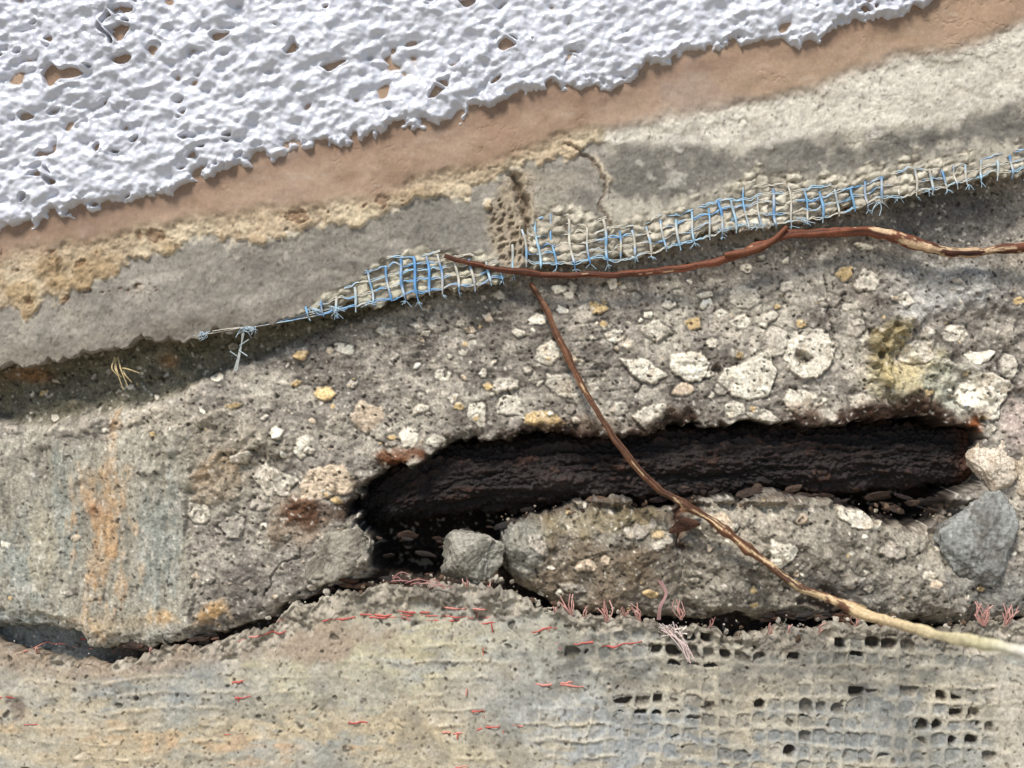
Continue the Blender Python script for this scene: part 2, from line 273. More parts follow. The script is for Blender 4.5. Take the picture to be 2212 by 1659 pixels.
R(dk,114,110,102,.9); R(dk*sm(.4,1.7,N['m']),152,147,134,.6);R(dk*sm(.3,1.6,N['st']),92,89,82,.6); R(sm(0,20,pb-YY)*right,212,205,190,.8); R(sm(10,30,pb-YY)*right*sm(.1,1.4,N['st']),168,160,146,.6); R(right*sm(1.,1.9,N['s']),222,216,202,.4)
R(blob(1180,395,100,30,.5),154,145,130,.6)
R(blob(980,460,150,60,.5,-12),124,120,111,.7)
sand=sm(-2,4,dt)*(1-right)
R(sand,190,170,141,.88); R(sand*sm(.3,1.7,N['s']),162,138,106,.5); R(sand*sm(.2,1.5,-N['m2']),210,195,166,.6)
R(sand*blob(150,620,220,50,.8,-16),160,134,96,.65); R(sand*sm(1.8,2.4,-N['w']),92,70,50,.7)
R(np.exp(-(dt/4)**2)*(1-right*.6)*sm(-1,.6,N['m']),218,209,188,.6)
for (a,b,c,d) in[(110,577,52,12),(395,520,60,10),(690,470,60,6),(230,636,50,5)]:
    q=blob(a,b,c,d,1.6,-8,'s')*sm(-.5,.5,N['w']); U-=5*q; R(q,112,82,60,.65)
tan=sm(-14,26,ds)
R(tan,166,141,120,.96); R(tan*sm(.2,1.6,N['l2']),152,124,101,.6); R(tan*sm(.6,1.8,-N['l2']),162,147,139,.6); R(tan*sm(1200,1700,XX),168,142,116,.5)
R(tan*sm(.7,1.8,N['m2']),142,118,97,.45); R(tan*sm(.9,1.8,N['st']),180,162,144,.45); R(tan*np.exp(-((ywh-YY+20)/26.)**2),130,105,88,.55)
lineA=[(1225,320),(1265,340),(1290,362),(1312,400),(1306,440),(1318,490),(1322,560)]
d=pdist(lineA,wX,wY); U+=4*np.exp(-(d/5)**2); R(np.exp(-(d/6)**2)*sm(-1.5,.2,N['m']),206,190,164,.7); d=pdist([(a-8,b+3) for a,b in lineA],wX,wY); R(np.exp(-(d/3)**2),106,86,66,.6); U-=4*np.exp(-(d/3)**2)
nt_=sdf([(1052,480),(1080,410),(1105,368),(1140,380),(1150,440),(1170,470),(1135,560),(1120,588),(1085,580),(1060,530)],wX+3*N['s'],wY)
nm=sm(-16,16,nt_); R(nm,170,152,126,.6)
d=pdist([(1105,385),(1128,440),(1132,500),(1140,590)],wX+3*N['s'],wY); U-=20*np.exp(-(d/8)**2); R(np.exp(-(d/6)**2),100,84,68,.75); U+=5*np.exp(-((d-18)/7)**2)*nm
gu=(XX-1060)/22.+.2*N['w']; gv=(YY-400)/21.+.25*(XX-1060)/22.+.2*N['w2']
cu=np.abs(gu-np.round(gu)); cv=np.abs(gv-np.round(gv)); q=sm(.36,.2,np.maximum(cu,cv)+.05*N['w'])*sm(0,12,nt_)*(XX<1128)*(YY>425)*sm(-.4,.6,N['m']+.3*N['s'])
U-=6*q; R(q,104,90,74,.75)
LD=crv(lip)[None,:]-YY
zr=crv([(1130,70),(1160,112),(1220,118),(1280,100),(1330,82),(1420,78),(1500,82),(1580,92),(1620,104),(1700,92),(1800,62),(1900,58),(2000,56),(2212,48),(2540,48)])[None,:]
zoneR=sm(-18,14,zr-LD+16*N['s']+12*N['m'])*sm(1128,1142,XX)
zl=crv([(640,0),(690,20),(740,36),(770,50),(830,84),(920,92),(1000,74),(1075,40),(1090,0)])[None,:]
zoneL=sm(-6,6,zl-LD+6*N['s'])*sm(640,680,XX)*sm(1095,1080,XX)
PU=31.; PV=21.
def warpu(x): return 7*np.sin(x/83.)+4*np.sin(x/37.+1)
gu=(XX+LD*.12+warpu(XX)+2.5*N['w'])/PU; gv=(LD+2.2*N['w2']+1.5*N['s'])/PV
cu=np.abs(gu-np.floor(gu)-.5); cv=np.abs(gv-np.floor(gv)-.5)
nod=sm(.62,.22,(cu**3+cv**3*1.1)**(1/3.)*1.15+.08*N['w'])
cr=np.random.default_rng(77).random((64,128)); cid=cr[np.clip(np.floor(gv),-9,50).astype(int)%64,np.floor(gu).astype(int)%128]
nod=nod*(.25+.75*(cid>.2))
Z=np.maximum(zoneR,zoneL)
U+=Z*(-5+7*nod*(.4+.8*cid)+2.*N['s']+.8*N['w']); R(Z,136,127,111,.8); R(Z*nod*(.5+.5*sm(-1,.6,N['m'])),222,214,194,.85); R(Z*nod*(cid<.45),156,148,132,.6); R(zoneL*nod,172,170,142,.4)
R(Z*sm(.18,.0,nod)*sm(-.8,.6,N['s']),82,73,61,.6); R(Z*sm(.6,1.7,N['s']),196,188,168,.5)
R(sm(1.6,2.2,-N['p'])*(1-tan),84,75,62,.55)
col=np.clip(col*(1+((.09*N['g']+.06*N['f'])*(1-.7*tan))[...,None]),.006,.9)
upcol=col; Us=U
yf0=yle-4; nr=520
t=np.linspace(0,1,nr)[:,None]; Yf=yf0[None]*(1-t)+(-258)*t; Xf=np.broadcast_to(xs[None],Yf.shape)
Hf=samp(U,Xf,Yf); 
prof=[(30,-42),(16,-30),(7,-10),(3,8),(1,22),(-.5,32),(-1,38),(0,43),(2,45)]
Yu=[];Hu=[];e0=Hf[0]
for dy,hh in prof:
    jit=2.0*samp(N['s'],xs,np.full(NX,600+hh*3.)); Yu.append(yle-dy+jit*(.8 if dy>2 else .5)); Hu.append(e0-46+hh+jit)
XT=np.concatenate([np.broadcast_to(xs[None],(len(prof),NX)),Xf]); YT=np.concatenate([np.array(Yu),Yf]); HT=np.concatenate([np.array(Hu),Hf])
CT=samp(upcol,XT,np.minimum(YT,yle[None]-4)); 
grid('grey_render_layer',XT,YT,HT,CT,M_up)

# ================= WHITE TEXTURED COAT =================
wy_=5*N['s']
A1=gn(13,101,1.35,.8,-26); A1b=gn(15,111,1.4,.8,30); A2=gn(7,102,1.25,.9,-20); A3=gn(3.8,103,1.15,.95,-20); A0=gn(36,104,1.4,.8,-25); A4=gn(2.2,105); A5=gn(10,107,1.4,.8,-30)
dw=ywh-YY+6*N['s']+5*N['w']+6*N['m']
leftw=sm(1000,200,XX)
def rd(a,w_=.42): return np.exp(-(a/w_)**2)
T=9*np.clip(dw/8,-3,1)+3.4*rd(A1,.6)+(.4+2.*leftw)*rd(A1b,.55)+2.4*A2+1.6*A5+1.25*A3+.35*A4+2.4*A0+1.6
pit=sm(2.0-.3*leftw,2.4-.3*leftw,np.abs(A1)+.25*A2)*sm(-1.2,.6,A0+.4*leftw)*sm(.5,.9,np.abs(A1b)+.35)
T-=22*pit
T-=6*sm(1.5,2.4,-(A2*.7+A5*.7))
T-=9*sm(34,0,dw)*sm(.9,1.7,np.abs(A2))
Hw=U+2.5+T
wc=np.zeros((NY,NX,3),f4)+C(206,208,215)
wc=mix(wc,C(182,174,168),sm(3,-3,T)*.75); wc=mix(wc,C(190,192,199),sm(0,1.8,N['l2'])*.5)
j1=int((700-Y0)/ST)
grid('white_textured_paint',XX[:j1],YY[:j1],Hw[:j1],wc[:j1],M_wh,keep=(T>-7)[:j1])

# ================= LOWER MORTAR =================
Lh=np.zeros((NY,NX),f4)+18+3*N['l']+1.4*N['m']*.7+.5*N['s']+.35*N['f']
ytl=(crv(low)+5*N['s'][700]+2.5*N['f'][720]+4*N['m'][650]).astype(f4)
ED=YY-crv(low)[None,:]
col=np.zeros((NY,NX,3),f4)+C(176,169,151)
R(sm(0,1.6,N['l2']),164,165,158,.75); R(sm(.1,1.5,-N['l2']),192,177,148,.5)
R(sm(.2,1.6,N['st']),156,156,149,.55)
for (a,b,c,d,q,k) in [(290,1500,260,50,(144,148,147),.8),(60,1480,120,40,(200,191,172),.6),(700,1570,420,60,(200,181,146),.7),(300,1620,300,40,(198,180,147),.6),(560,1500,120,50,(152,151,141),.65),(900,1430,220,80,(194,185,152),.75),(820,1480,100,60,(178,176,161),.6),(1180,1380,130,60,(186,182,162),.7),(1300,1570,240,90,(162,167,169),.8),(1130,1480,200,80,(178,178,170),.6),(1000,1620,160,40,(194,182,152),.6),(1720,1440,380,74,(120,118,111),.88),(1330,1410,80,50,(106,105,98),.8),(1800,1590,320,70,(146,150,149),.85),(2000,1400,220,50,(126,124,115),.8),(2190,1560,60,120,(196,187,170),.9),(600,1650,200,30,(162,162,154),.5),(1550,1490,200,24,(180,170,148),.5),(200,1580,160,20,(200,166,128),.4),(620,1610,200,16,(204,164,128),.4)]:
    R(blob(a,b,c,d,1.,0,'st'),*q,k)
R(sm(.5,1.7,N['m2']),192,183,160,.35); R(sm(.6,1.7,-N['m2']),134,130,119,.45); R(sm(.9,2,N['w']),204,196,180,.35); R(sm(1.2,2.2,-N['w']),116,109,97,.35)
R(sm(70,20,ED+10*N['m'])*sm(700,400,XX),162,143,124,.8); R(blob(700,1385,170,35,.6,-6),164,145,126,.8)
rimw=crv([(-320,10),(200,10),(400,14),(620,45),(760,45),(900,60),(1100,50),(1180,26),(1400,40),(2540,40)])[None,:]
rim=sm(10,-10,ED-rimw+10*N['s']+8*N['m']); Lh+=rim*(5*N['s']+4*N['m']+1.5*N['f']+2); R(rim,148,140,126,.8); R(rim*sm(.1,1.4,N['s']),98,90,80,.65); R(rim*sm(.6,1.6,-N['s']),190,181,164,.5)
bend=sm(1300,2212,XX)*22-sm(0,700,XX)*4
gx=(XX+6*N['l']+1.3*N['w']+2.2*N['m']+(YY-1500)*.04)/36.5; gy=(YY-bend+4*N['l2']+1.2*N['w2']+1.6*N['m2'])/34.
fx_=gx-np.floor(gx)-.5; fy_=gy-np.floor(gy)-.5; ix=np.floor(gx).astype(int)%256; iy=np.floor(gy).astype(int)%256
hy=np.abs(np.abs(fy_)-.5); hx=np.abs(np.abs(fx_)-.5)
mid=sm(800,1050,XX+60*N['m'])*sm(1560,1400,XX)
imp=(sm(1380,1450,YY+20*N['m'])*.5+.3+.3*mid)*(1-rim)*sm(-1.2,.8,N['m2']+.4*N['l'])
Lh+=imp*(2.2*np.exp(-(hy/.13)**2)*(.6+.4*N['m'])+1.6*np.exp(-(hx/.1)**2)*sm(900,1200,XX+60*N['m']))
R(imp*np.exp(-(hy/.10)**2)*sm(-.6,.8,N['m2']),206,194,168,.42); R(imp*np.exp(-((hy-.2)/.07)**2)*sm(-.6,.8,N['m']),126,121,111,.35); R(imp*mid*np.exp(-(hx/.08)**2)*sm(-.8,.8,N['s']),200,191,168,.35)
rc=np.random.default_rng(9).random((256,256)); cid=rc[iy,ix]
pm=np.zeros_like(Lh)
for (a,b,c,d,k) in [(1530,1402,130,34,.95),(1400,1520,90,20,.7),(1520,1530,70,20,.5),(1700,1520,260,26,.3),(1900,1510,200,30,.4),(2050,1570,90,50,.7),(1900,1390,120,26,.5),(1700,1400,140,24,.15),(2100,1610,50,40,.6),(1180,1400,120,40,.08),(1700,1600,260,40,.05)]:
    u=((XX-a)/c)**2+((YY-b)/d)**2; pm=np.maximum(pm,k*sm(1.3,.5,u))
hole=(cid<pm); hd=rc[iy,(ix*7+13)%256]; h3=rc[(iy+5)%256,(ix*3+1)%256]
rad_=.31+.08*h3
ss=((np.abs(fx_*1.02+.08*(hd-.5))/rad_)**3+(np.abs(fy_*1.1+.08*(h3-.5))/rad_)**3)**(1/3.)+.12*N['w']
sq=sm(1.12,.82,ss)
gz=np.maximum(sm(1470,1495,YY+8*N['m'])*sm(1250,1420,XX+20*N['m']),sm(1440,1428,YY+6*N['m'])*sm(1230,1300,XX))*sm(2145,2120,XX+5*N['s'])*(1-rim)*sm(-1.4,0,N['m']+.3*N['l2']+.6)
shallow=sm(1.35,.95,ss)*gz*(1-hole)
Lh+=1.6*gz; Lh-=3.*shallow*(.3+h3); R(shallow*(.4+.6*h3),118,119,116,.5); R((1-sm(1.5,1.0,ss))*gz,184,177,159,.5)
Lh-=hole*sq*(6+14*hd); R(hole*sq,98,91,80,.7); R(hole*sq*(hd>.5),52,45,38,.8)
R(sm(1.4,2.0,-N['p'])*.9,92,83,70,.75); Lh-=1.8*sm(1.4,2.0,-N['p'])
P2=gn(5,71); q=sm(2.3,2.7,-P2); Lh-=4*q; R(q,82,76,66,.8)
q=blob(50,1525,30,34,.8); Lh-=9*q; R(q,130,115,104,.8)
col=np.clip(col*(1+(.09*N['g']+.06*N['f'])[...,None]),.006,.9)
lowh=Lh; 
nr=300; t=np.linspace(0,1,nr)[:,None]; Yf=(ytl+3)[None]*(1-t)+1915*t; Xf=np.broadcast_to(xs[None],Yf.shape); Hf=samp(Lh,Xf,Yf)
prof=[(26,-70),(14,-45),(6,-20),(2,-4),(0,6),(0,12),(1,16)]
Yu=[];Hu=[]
for dy,hh in prof:
    jit=2.*samp(N['s'],xs,np.full(NX,1300+hh*3.)); Yu.append(ytl+dy*.7+jit*.8); Hu.append(Hf[0]-18+hh+jit*.7)
XT=np.concatenate([np.broadcast_to(xs[None],(len(prof),NX)),Xf]); YT=np.concatenate([np.array(Yu),Yf]); HT=np.concatenate([np.array(Hu),Hf])
grid('lower_mortar_layer',XT,YT,HT,samp(col,XT,np.maximum(YT,ytl[None]+3)),M_low)
def surf(x,y):
    x=np.asarray(x,float); y=np.asarray(y,float)
    return np.where(y<np.interp(x,xs,yle),samp(Us,x,y),np.where(y>np.interp(x,xs,ytl),samp(lowh,x,y),samp(concrete_h,x,y)))

# ================= REBAR =================
n,m=760,130
x=np.linspace(725,2150,n)[:,None]; th=np.linspace(-.15,math.pi+.1,m)[None,:]
yc=np.interp(x,[725,800,950,1300,1700,2150],[1120,1085,1050,1020,1003,985]); r=np.interp(x,[725,800,900,1200,2000,2150],[46,70,84,84,76,70])
lay=samp(fbm(22,5,201,.6,3,.8),x+th*0+400,600+th*r*1.3+0*x); lay2=samp(fbm(14,5,202,.85,1.3,.8),x+th*0,500+th*r*1.3+0*x)
step=np.floor(lay*1.3)/1.3*.85+lay*.15
crk=0
for k,(q,am) in enumerate([(.62,1.2),(.95,.9),(1.3,.6)]):
    crk=crk+am*np.exp(-((th-q-.06*samp(N['m'],x,300+90*k+0*x)-.03*samp(N['s'],x,200+90*k+0*x))/.03)**2)*sm(-.6,.3,samp(N['l2'],x,400+130*k+0*x))
rr=r+6*step+3.5*lay2+2.*samp(N['f'],x+th*0,700+th*r)-14*crk
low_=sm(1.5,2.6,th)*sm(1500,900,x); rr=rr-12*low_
Y=yc-np.cos(th)*rr*.98; H=-102+np.sin(th)*rr*.75-24*sm(980,740,x); X=np.broadcast_to(x,Y.shape)+0*th
rc_=np.zeros(X.shape+(3,),f4)+C(36,28,25)
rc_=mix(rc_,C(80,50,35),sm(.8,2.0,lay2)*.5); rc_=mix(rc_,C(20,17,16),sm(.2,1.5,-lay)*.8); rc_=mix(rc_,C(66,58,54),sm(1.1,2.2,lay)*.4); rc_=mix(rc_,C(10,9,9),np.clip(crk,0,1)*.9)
rc_=mix(rc_,C(110,64,38),np.clip(sm(2070,2130,X)*.5,0,1)); rc_=mix(rc_,C(12,10,10),np.clip(sm(1000,760,X)*.75+low_*.6,0,.88))  # rust tint at right end; lower left shadow painted into the bar colour
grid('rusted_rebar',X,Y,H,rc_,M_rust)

# ================= LOOSE PIECES =================
def ico(sub):
    import bmesh
    bm=bmesh.new(); bmesh.ops.create_icosphere(bm,subdivisions=sub,radius=1); v=np.array([a.co[:] for a in bm.verts]); f=np.array([[a.index for a in q.verts] for q in bm.faces]); bm.free(); return v,f
I5=ico(6); I1=ico(2)
def vnoise(v,seed,fr,k=14):
    r=np.random.default_rng(seed); o=0
    for i in range(k):
        d=r.standard_normal(3); d*=fr/np.linalg.norm(d)*r.uniform(.6,1.5); o=o+np.sin(v@d+r.uniform(0,6.3))
    return o/math.sqrt(k/2)
def facet(v,r,cuts,lo,hi):
    s=np.ones(len(v))*1.02
    for i in range(cuts):
        d=r.standard_normal(3); d/=np.linalg.norm(d); q=r.uniform(lo,hi); p=v@d
        s=np.minimum(s,np.where(p>1e-3,q/np.maximum(p,1e-3),9))
    return s
def chunk(name,cx,cy,h0,rx,ry,rh,seed,c1,c2,mt,ang=0,cuts=16):
    v,f=I5; r=np.random.default_rng(seed); s=facet(v,r,cuts,.66,.95)
    s=s*(1+.05*vnoise(v,seed+1,4)+.03*vnoise(v,seed+2,11)+.018*vnoise(v,seed+3,28)+.010*vnoise(v,seed+4,60))
    u=v*s[:,None]; a=math.radians(ang); px=u[:,0]*rx; py=u[:,1]*ry
    V=W(cx+px*math.cos(a)-py*math.sin(a),cy+px*math.sin(a)+py*math.cos(a),h0+u[:,2]*rh)
    k=sm(-.8,.9,vnoise(v,seed+5,6)+.5*vnoise(v,seed+6,20)); cl=c1*(1-k[:,None])+c2*k[:,None]
    cl=cl*(1+.14*vnoise(v,seed+7,70)+.1*vnoise(v,seed+8,35))[:,None]
    mk(name,V,f,cl,mt,nv=3)
chunk('concrete_chunk',1016,1203,-6,74,58,46,31,C(158,154,141),C(120,116,105),M_con,-8)
chunk('concrete_chunk',738,1196,-14,84,64,36,32,C(152,146,132),C(116,110,98),M_con,-28)
chunk('concrete_chunk',2122,1168,-14,94,110,50,38,C(146,147,142),C(114,112,106),M_con,15)
chunk('limestone_chunk',2148,1003,-8,60,58,36,35,C(212,199,180),C(176,160,140),M_con,10)
chunk('limestone_chunk',2240,1010,-8,54,78,36,36,C(200,187,166),C(172,158,138),M_con,10)
def pebbles(name,items,mt,smooth=False):
    b=Buf(); v,f=I1
    for (x_,y_,h_,sx,sy,sh,c,sd_) in items:
        r=np.random.default_rng(sd_); s=facet(v,r,7,.45,.95)*(1+.12*vnoise(v,sd_,2.6,6)); u=v*s[:,None]
        a=r.uniform(0,3.14) if sx<2.2*sy else r.uniform(-.3,.3); tl=r.uniform(-.5,.5)
        p=u[:,0]*sx; q=u[:,1]*sy
        b.add(W(x_+p*math.cos(a)-q*math.sin(a),y_+p*math.sin(a)+q*math.cos(a),h_+u[:,2]*sh+tl*q),f,c*r.uniform(.8,1.15))
    b.make(name,mt,smooth)
r=np.random.default_rng(40); it=[]
for i in range(420):
    x_=r.uniform(-250,2400) if i%6==0 else r.uniform(620,2300); y_=float(np.interp(x_,xs,ytl))+r.normal(2,13); s=1.5+7*r.random()**4
    it.append((x_,y_,6+r.uniform(-14,8),s*1.3,s,s*.8,[C(160,152,138),C(196,188,172),C(124,116,104),C(98,80,64)][r.integers(4)],i*3))
for i in range(110):
    x_=r.uniform(1080,2080); y_=np.interp(x_,[800,1100,1500,2080],[1235,1115,1090,1115])+r.normal(0,9); s=1.4+4.5*r.random()**3
    it.append((x_,y_,-25+r.uniform(-8,10),s*1.3,s,s*.8,[C(110,90,72),C(146,136,120),C(70,54,42)][r.integers(3)],i*3+5000))
pebbles('mortar_rubble',it,M_con)
it=[]
for i in range(80):
    x_=r.uniform(780,2080); u=r.random(); y_=np.interp(x_,[780,1000,1200,1500,2080],[1195,1175,1088,1074,1090])+r.normal(0,13)-2; s=4+10*r.random()**2.5
    it.append((x_,y_,-50+r.uniform(-18,6),s*2.6,s*.9,s*.35,[C(38,29,25),C(52,38,29),C(30,25,22),C(72,56,45)][r.integers(4)],i*3+900))
for i in range(80):
    x_=r.choice([r.uniform(690,960),r.uniform(1650,1900),r.uniform(240,460)]); y_=np.interp(x_,[240,460,690,960,1480,2060],[1400,1380,1275,1248,1345,1325])+r.normal(0,6); s=3+8*r.random()**2
    it.append((x_,y_,-12+r.uniform(-14,8),s*2.6,s*.8,s*.4,[C(56,42,34),C(80,56,42),C(38,32,30)][r.integers(3)],i*3+2900))
it+= [(1478,1130,0,46,15,9,C(86,56,40),77),(1490,1100,6,30,9,7,C(110,78,56),78),(1300,1082,-34,34,10,7,C(84,66,52),79),(1620,1068,-36,40,10,8,C(58,45,36),80)]
pebbles('rust_flakes',it,M_rust)

# ================= BLUE MESH =================
b=Buf(); r=np.random.default_rng(50)
BL=[C(126,174,210),C(104,156,204),C(160,196,216)]; CE=C(206,200,184)
def strandcol(x_,y_,blue):
    k=np.clip(samp(N['w'],x_,y_)*.4+samp(N['m'],x_+500,y_)*.45+blue,0,1)[:,None]
    return CE*(1-k)+BL[r.integers(3)]*k
def lipy(x_): return np.interp(x_,*np.array(lip).T)
def patch(xa,xb,zf,blue,lift,rows,sink):
    for i in range(rows):
        off=2+i*PV; X_=np.arange(xa,xb,4.)
        Y_=lipy(X_)-off+3*samp(N['s'],X_,lipy(X_)-off)+3*samp(N['m'],X_,Y0+300+i*40+0*X_)*.7; ok=zf(X_)+5>off
        e=np.flatnonzero(np.diff(np.concatenate([[0],ok.astype(int),[0]])))
        for s,t_ in zip(e[::2],e[1::2]):
            if t_-s<4: continue
            xx=X_[s:t_]; yy=Y_[s:t_]; hh=46+lift+1.3*np.sin(xx*math.pi/PU+i*math.pi)+samp(N['l'],xx,yy)*3+samp(N['m'],xx,yy)*1.6-sink*np.clip(samp(N['m2'],xx,yy)+.3*samp(N['s'],xx,yy)+.15*i,0,3)
            for o in (-1.4,1.4):
                tube(b,np.stack([xx,yy+o+.8*samp(N['f'],xx,yy+60*o),hh+.4*o],1),1.4*(1-.3*r.random()),strandcol(xx,yy,blue+(.25 if i==0 else 0)),5,.7)
    k0=int(xa/PU)
    for k in range(k0,int(xb/PU)+1):
        xc=k*PU; z=zf(np.array([xc]))[0]
        if z<8: continue
        a=np.arange(-4-r.random()*12,z*r.uniform(.75,1.05),3.); 
        xx=xc-a*.12-warpu(xc)+2.5*np.sin(a*.06+k)+r.normal(0,1.5); yy=lipy(xx)-a; hh=48.5+lift+1.3*np.cos(a*math.pi/PV+k*math.pi)+samp(N['l'],xx,yy)*3+samp(N['m'],xx,yy)*1.6-sink*np.clip(samp(N['m2'],xx,yy)+.3*samp(N['s'],xx,yy)+.008*a,0,3)
        hh=np.where(a<0,hh+a*.3,hh)
        tube(b,np.stack([xx,yy,hh],1),np.where(a<0,1.3,3.2*(1-.35*r.random())),strandcol(xx,yy,blue+.2),6,.45)
        if r.random()<.45:
            for q in range(r.integers(2,7)):
                x1=xx[0]+r.normal(0,7); y1=yy[0]+r.uniform(3,15); tube(b,[(xx[0],yy[0],46),((xx[0]+x1)/2,(yy[0]+y1)/2,50),(x1,y1,48+r.normal(0,4))],.6,BL[2]*.8+.1,4)
zfR=lambda X_:np.interp(X_,[1130,1160,1220,1280,1330,1420,1500,1580,1620,1700,1800,1900,2000,2212,2540],[60,104,112,94,70,64,72,80,88,80,56,50,46,40,40])
zfL=lambda X_:np.interp(X_,[640,690,740,770,830,920,1000,1075,1090],[10,20,36,48,80,88,72,40,0])
patch(1138,2480,zfR,.45,1.2,6,2.0); patch(690,1092,zfL,.6,3,5,1.2)
for k in range(5):
    X_=np.arange(430+k*40,760-k*10,5.); Y_=lipy(X_)+3+3*np.sin(X_*.02+k)-k*1.5; tube(b,np.stack([X_,Y_,40+2*np.sin(X_*.05+k*2)],1),1.,strandcol(X_,Y_,.35),5)
for (x_,y_,n_,L) in [(545,712,16,26),(690,672,9,20),(735,668,8,24),(455,722,7,18),(1630,490,8,30),(1880,445,7,26),(1560,500,6,20),(805,655,5,18),(1720,480,6,22),(1985,418,5,16)]:
    for q in range(n_):
        a=r.uniform(.1,3.0); l=L*r.uniform(.3,1.2); P=[(x_+r.normal(0,12),y_-4,44),(x_+math.cos(a)*l*.5+r.normal(0,7),y_+math.sin(a)*l*.45,52),(x_+math.cos(a)*l+r.normal(0,5),y_+math.sin(a)*l,50+r.normal(0,8))]
        tube(b,cat(P,5),.65,BL[2]*r.uniform(.4,.8)+.22,4)
for q in range(3):
    PQ=cat([(538-q*2,722,44),(528+q,755,40),(514+q*3,802,34)],6); tube(b,PQ,1.3,C(196,200,194),5)
for a in [(528,748,548,735),(526,758,545,770),(522,770,508,760)]: tube(b,[(a[0],a[1],42),(a[2],a[3],46)],1.2,C(180,196,200),4)
b.make('blue_fiberglass_mesh',M_fib)

# ================= RED MESH =================
b=Buf(); RD=[C(200,100,90),C(186,88,80),C(210,140,126)]
def rl(x1,y1,x2,y2,rad=1.7,hv=1.):
    n_=max(4,int(math.hypot(x2-x1,y2-y1)/4)); t=np.linspace(0,1,n_); X_=x1+(x2-x1)*t; Y_=y1+(y2-y1)*t+1.2*np.sin(t*9+x1)+samp(N['w'],X_,y1+0*t)
    tube(b,np.stack([X_,Y_,surf(X_,Y_)+hv-1.4+1.8*samp(N['w'],X_,Y_)],1),rad*(1+.3*samp(N['s'],X_,Y_)).clip(.3,1.6),RD[r.integers(3)],6,.6)
for L in [(780,1322,1080,1330),(800,1328,1000,1338),(850,1316,930,1318),(900,1334,1085,1342),(960,1308,1070,1312),(515,1382,560,1372),(560,1370,620,1360),(600,1342,640,1332),(60,1400,120,1406),(130,1412,190,1420),(150,1394,180,1396),(215,1415,225,1425),(1145,1392,1280,1384),(1300,1392,1385,1382),(1130,1470,1260,1478),(1150,1358,1210,1352),(505,1470,530,1466),(512,1502,545,1500),(755,1552,818,1556),(45,1560,120,1560),(1050,1562,1080,1560),(955,1576,975,1574),(980,1578,1000,1576),(1020,1528,1045,1528),(985,1650,1012,1648),(1030,1570,1042,1566),(1070,1600,1082,1600),(0,1500,40,1502),(490,1580,530,1578),(1100,1560,1130,1562),(1210,1472,1235,1468),(700,1336,770,1330),(1960,1355,2000,1358)]: rl(*L)
for L in [(1062,1340,1066,1376),(1044,1384,1044,1412),(1010,1480,1008,1494),(1085,1570,1088,1582),(990,1576,989,1590),(1046,1528,1047,1545),(1185,1350,1184,1372),(1210,1376,1209,1400),(880,1318,884,1338),(1030,1318,1032,1348),(520,1500,519,1512)]: rl(*L,1.6)
def tuft(x_,y_,n_,L,sp=1.,lean=0,c=None):
    lean=lean+r.normal(0,.25)
    for q in range(n_):
        a=-math.pi/2+r.normal(0,.28*sp)+lean; l=L*r.uniform(.5,1.1); cv_=r.normal(0,.15)*l
        P=[(x_+r.normal(0,2.),y_+4,14),(x_+math.cos(a)*l*.5+cv_,y_+math.sin(a)*l*.5,24),(x_+math.cos(a)*l,y_+math.sin(a)*l,26+r.normal(0,7))]
        tube(b,cat(P,5),r.uniform(.8,1.5),(c if c is not None else RD[r.integers(3)]*.45+C(230,200,188)*.55),4)
for q in [(1235,1322,9,48),(1310,1336,9,48),(1345,1330,6,28),(1262,1326,3,22),(1380,1335,6,42),(1470,1332,8,42),(1530,1350,3,24),(1660,1362,5,26),(1700,1360,3,20),(1765,1360,3,22),(1845,1350,7,36),(1200,1320,4,20),(2120,1345,14,50),(2165,1345,10,46),(1010,1262,5,20),(1060,1268,4,14),(330,1402,4,12),(90,1402,5,10)]: tuft(*q)
for q in range(6): tube(b,cat([(1418+q*1.2,1335,16),(1420+q,1305,30),(1432+q*.8,1275,38),(1416+q*1.5,1247,40+q)],6),1.5,RD[q%3]*.5+.22,5)
for q in range(9):
    x_=r.uniform(820,935); y_=1256+r.normal(0,5); L_=r.uniform(20,60); tube(b,cat([(x_,y_,32),(x_+L_*.5,y_-3+r.normal(0,4),36),(x_+L_,y_+2+r.normal(0,6),32)],6),.9,RD[r.integers(3)]*.6+.15,4)
for q in range(9):
    tube(b,cat([(1440+r.normal(0,10),1352+r.normal(0,5),28),(1470+r.normal(0,7),1382,36),(1490+r.normal(0,10),1415+r.normal(0,8),34)],8),1.,C(222,200,194),4)
for q in range(5): tuft(1450+r.normal(0,8),1362,4,26,2.5,0,C(230,220,212))
b.make('red_fiberglass_mesh',M_fib)

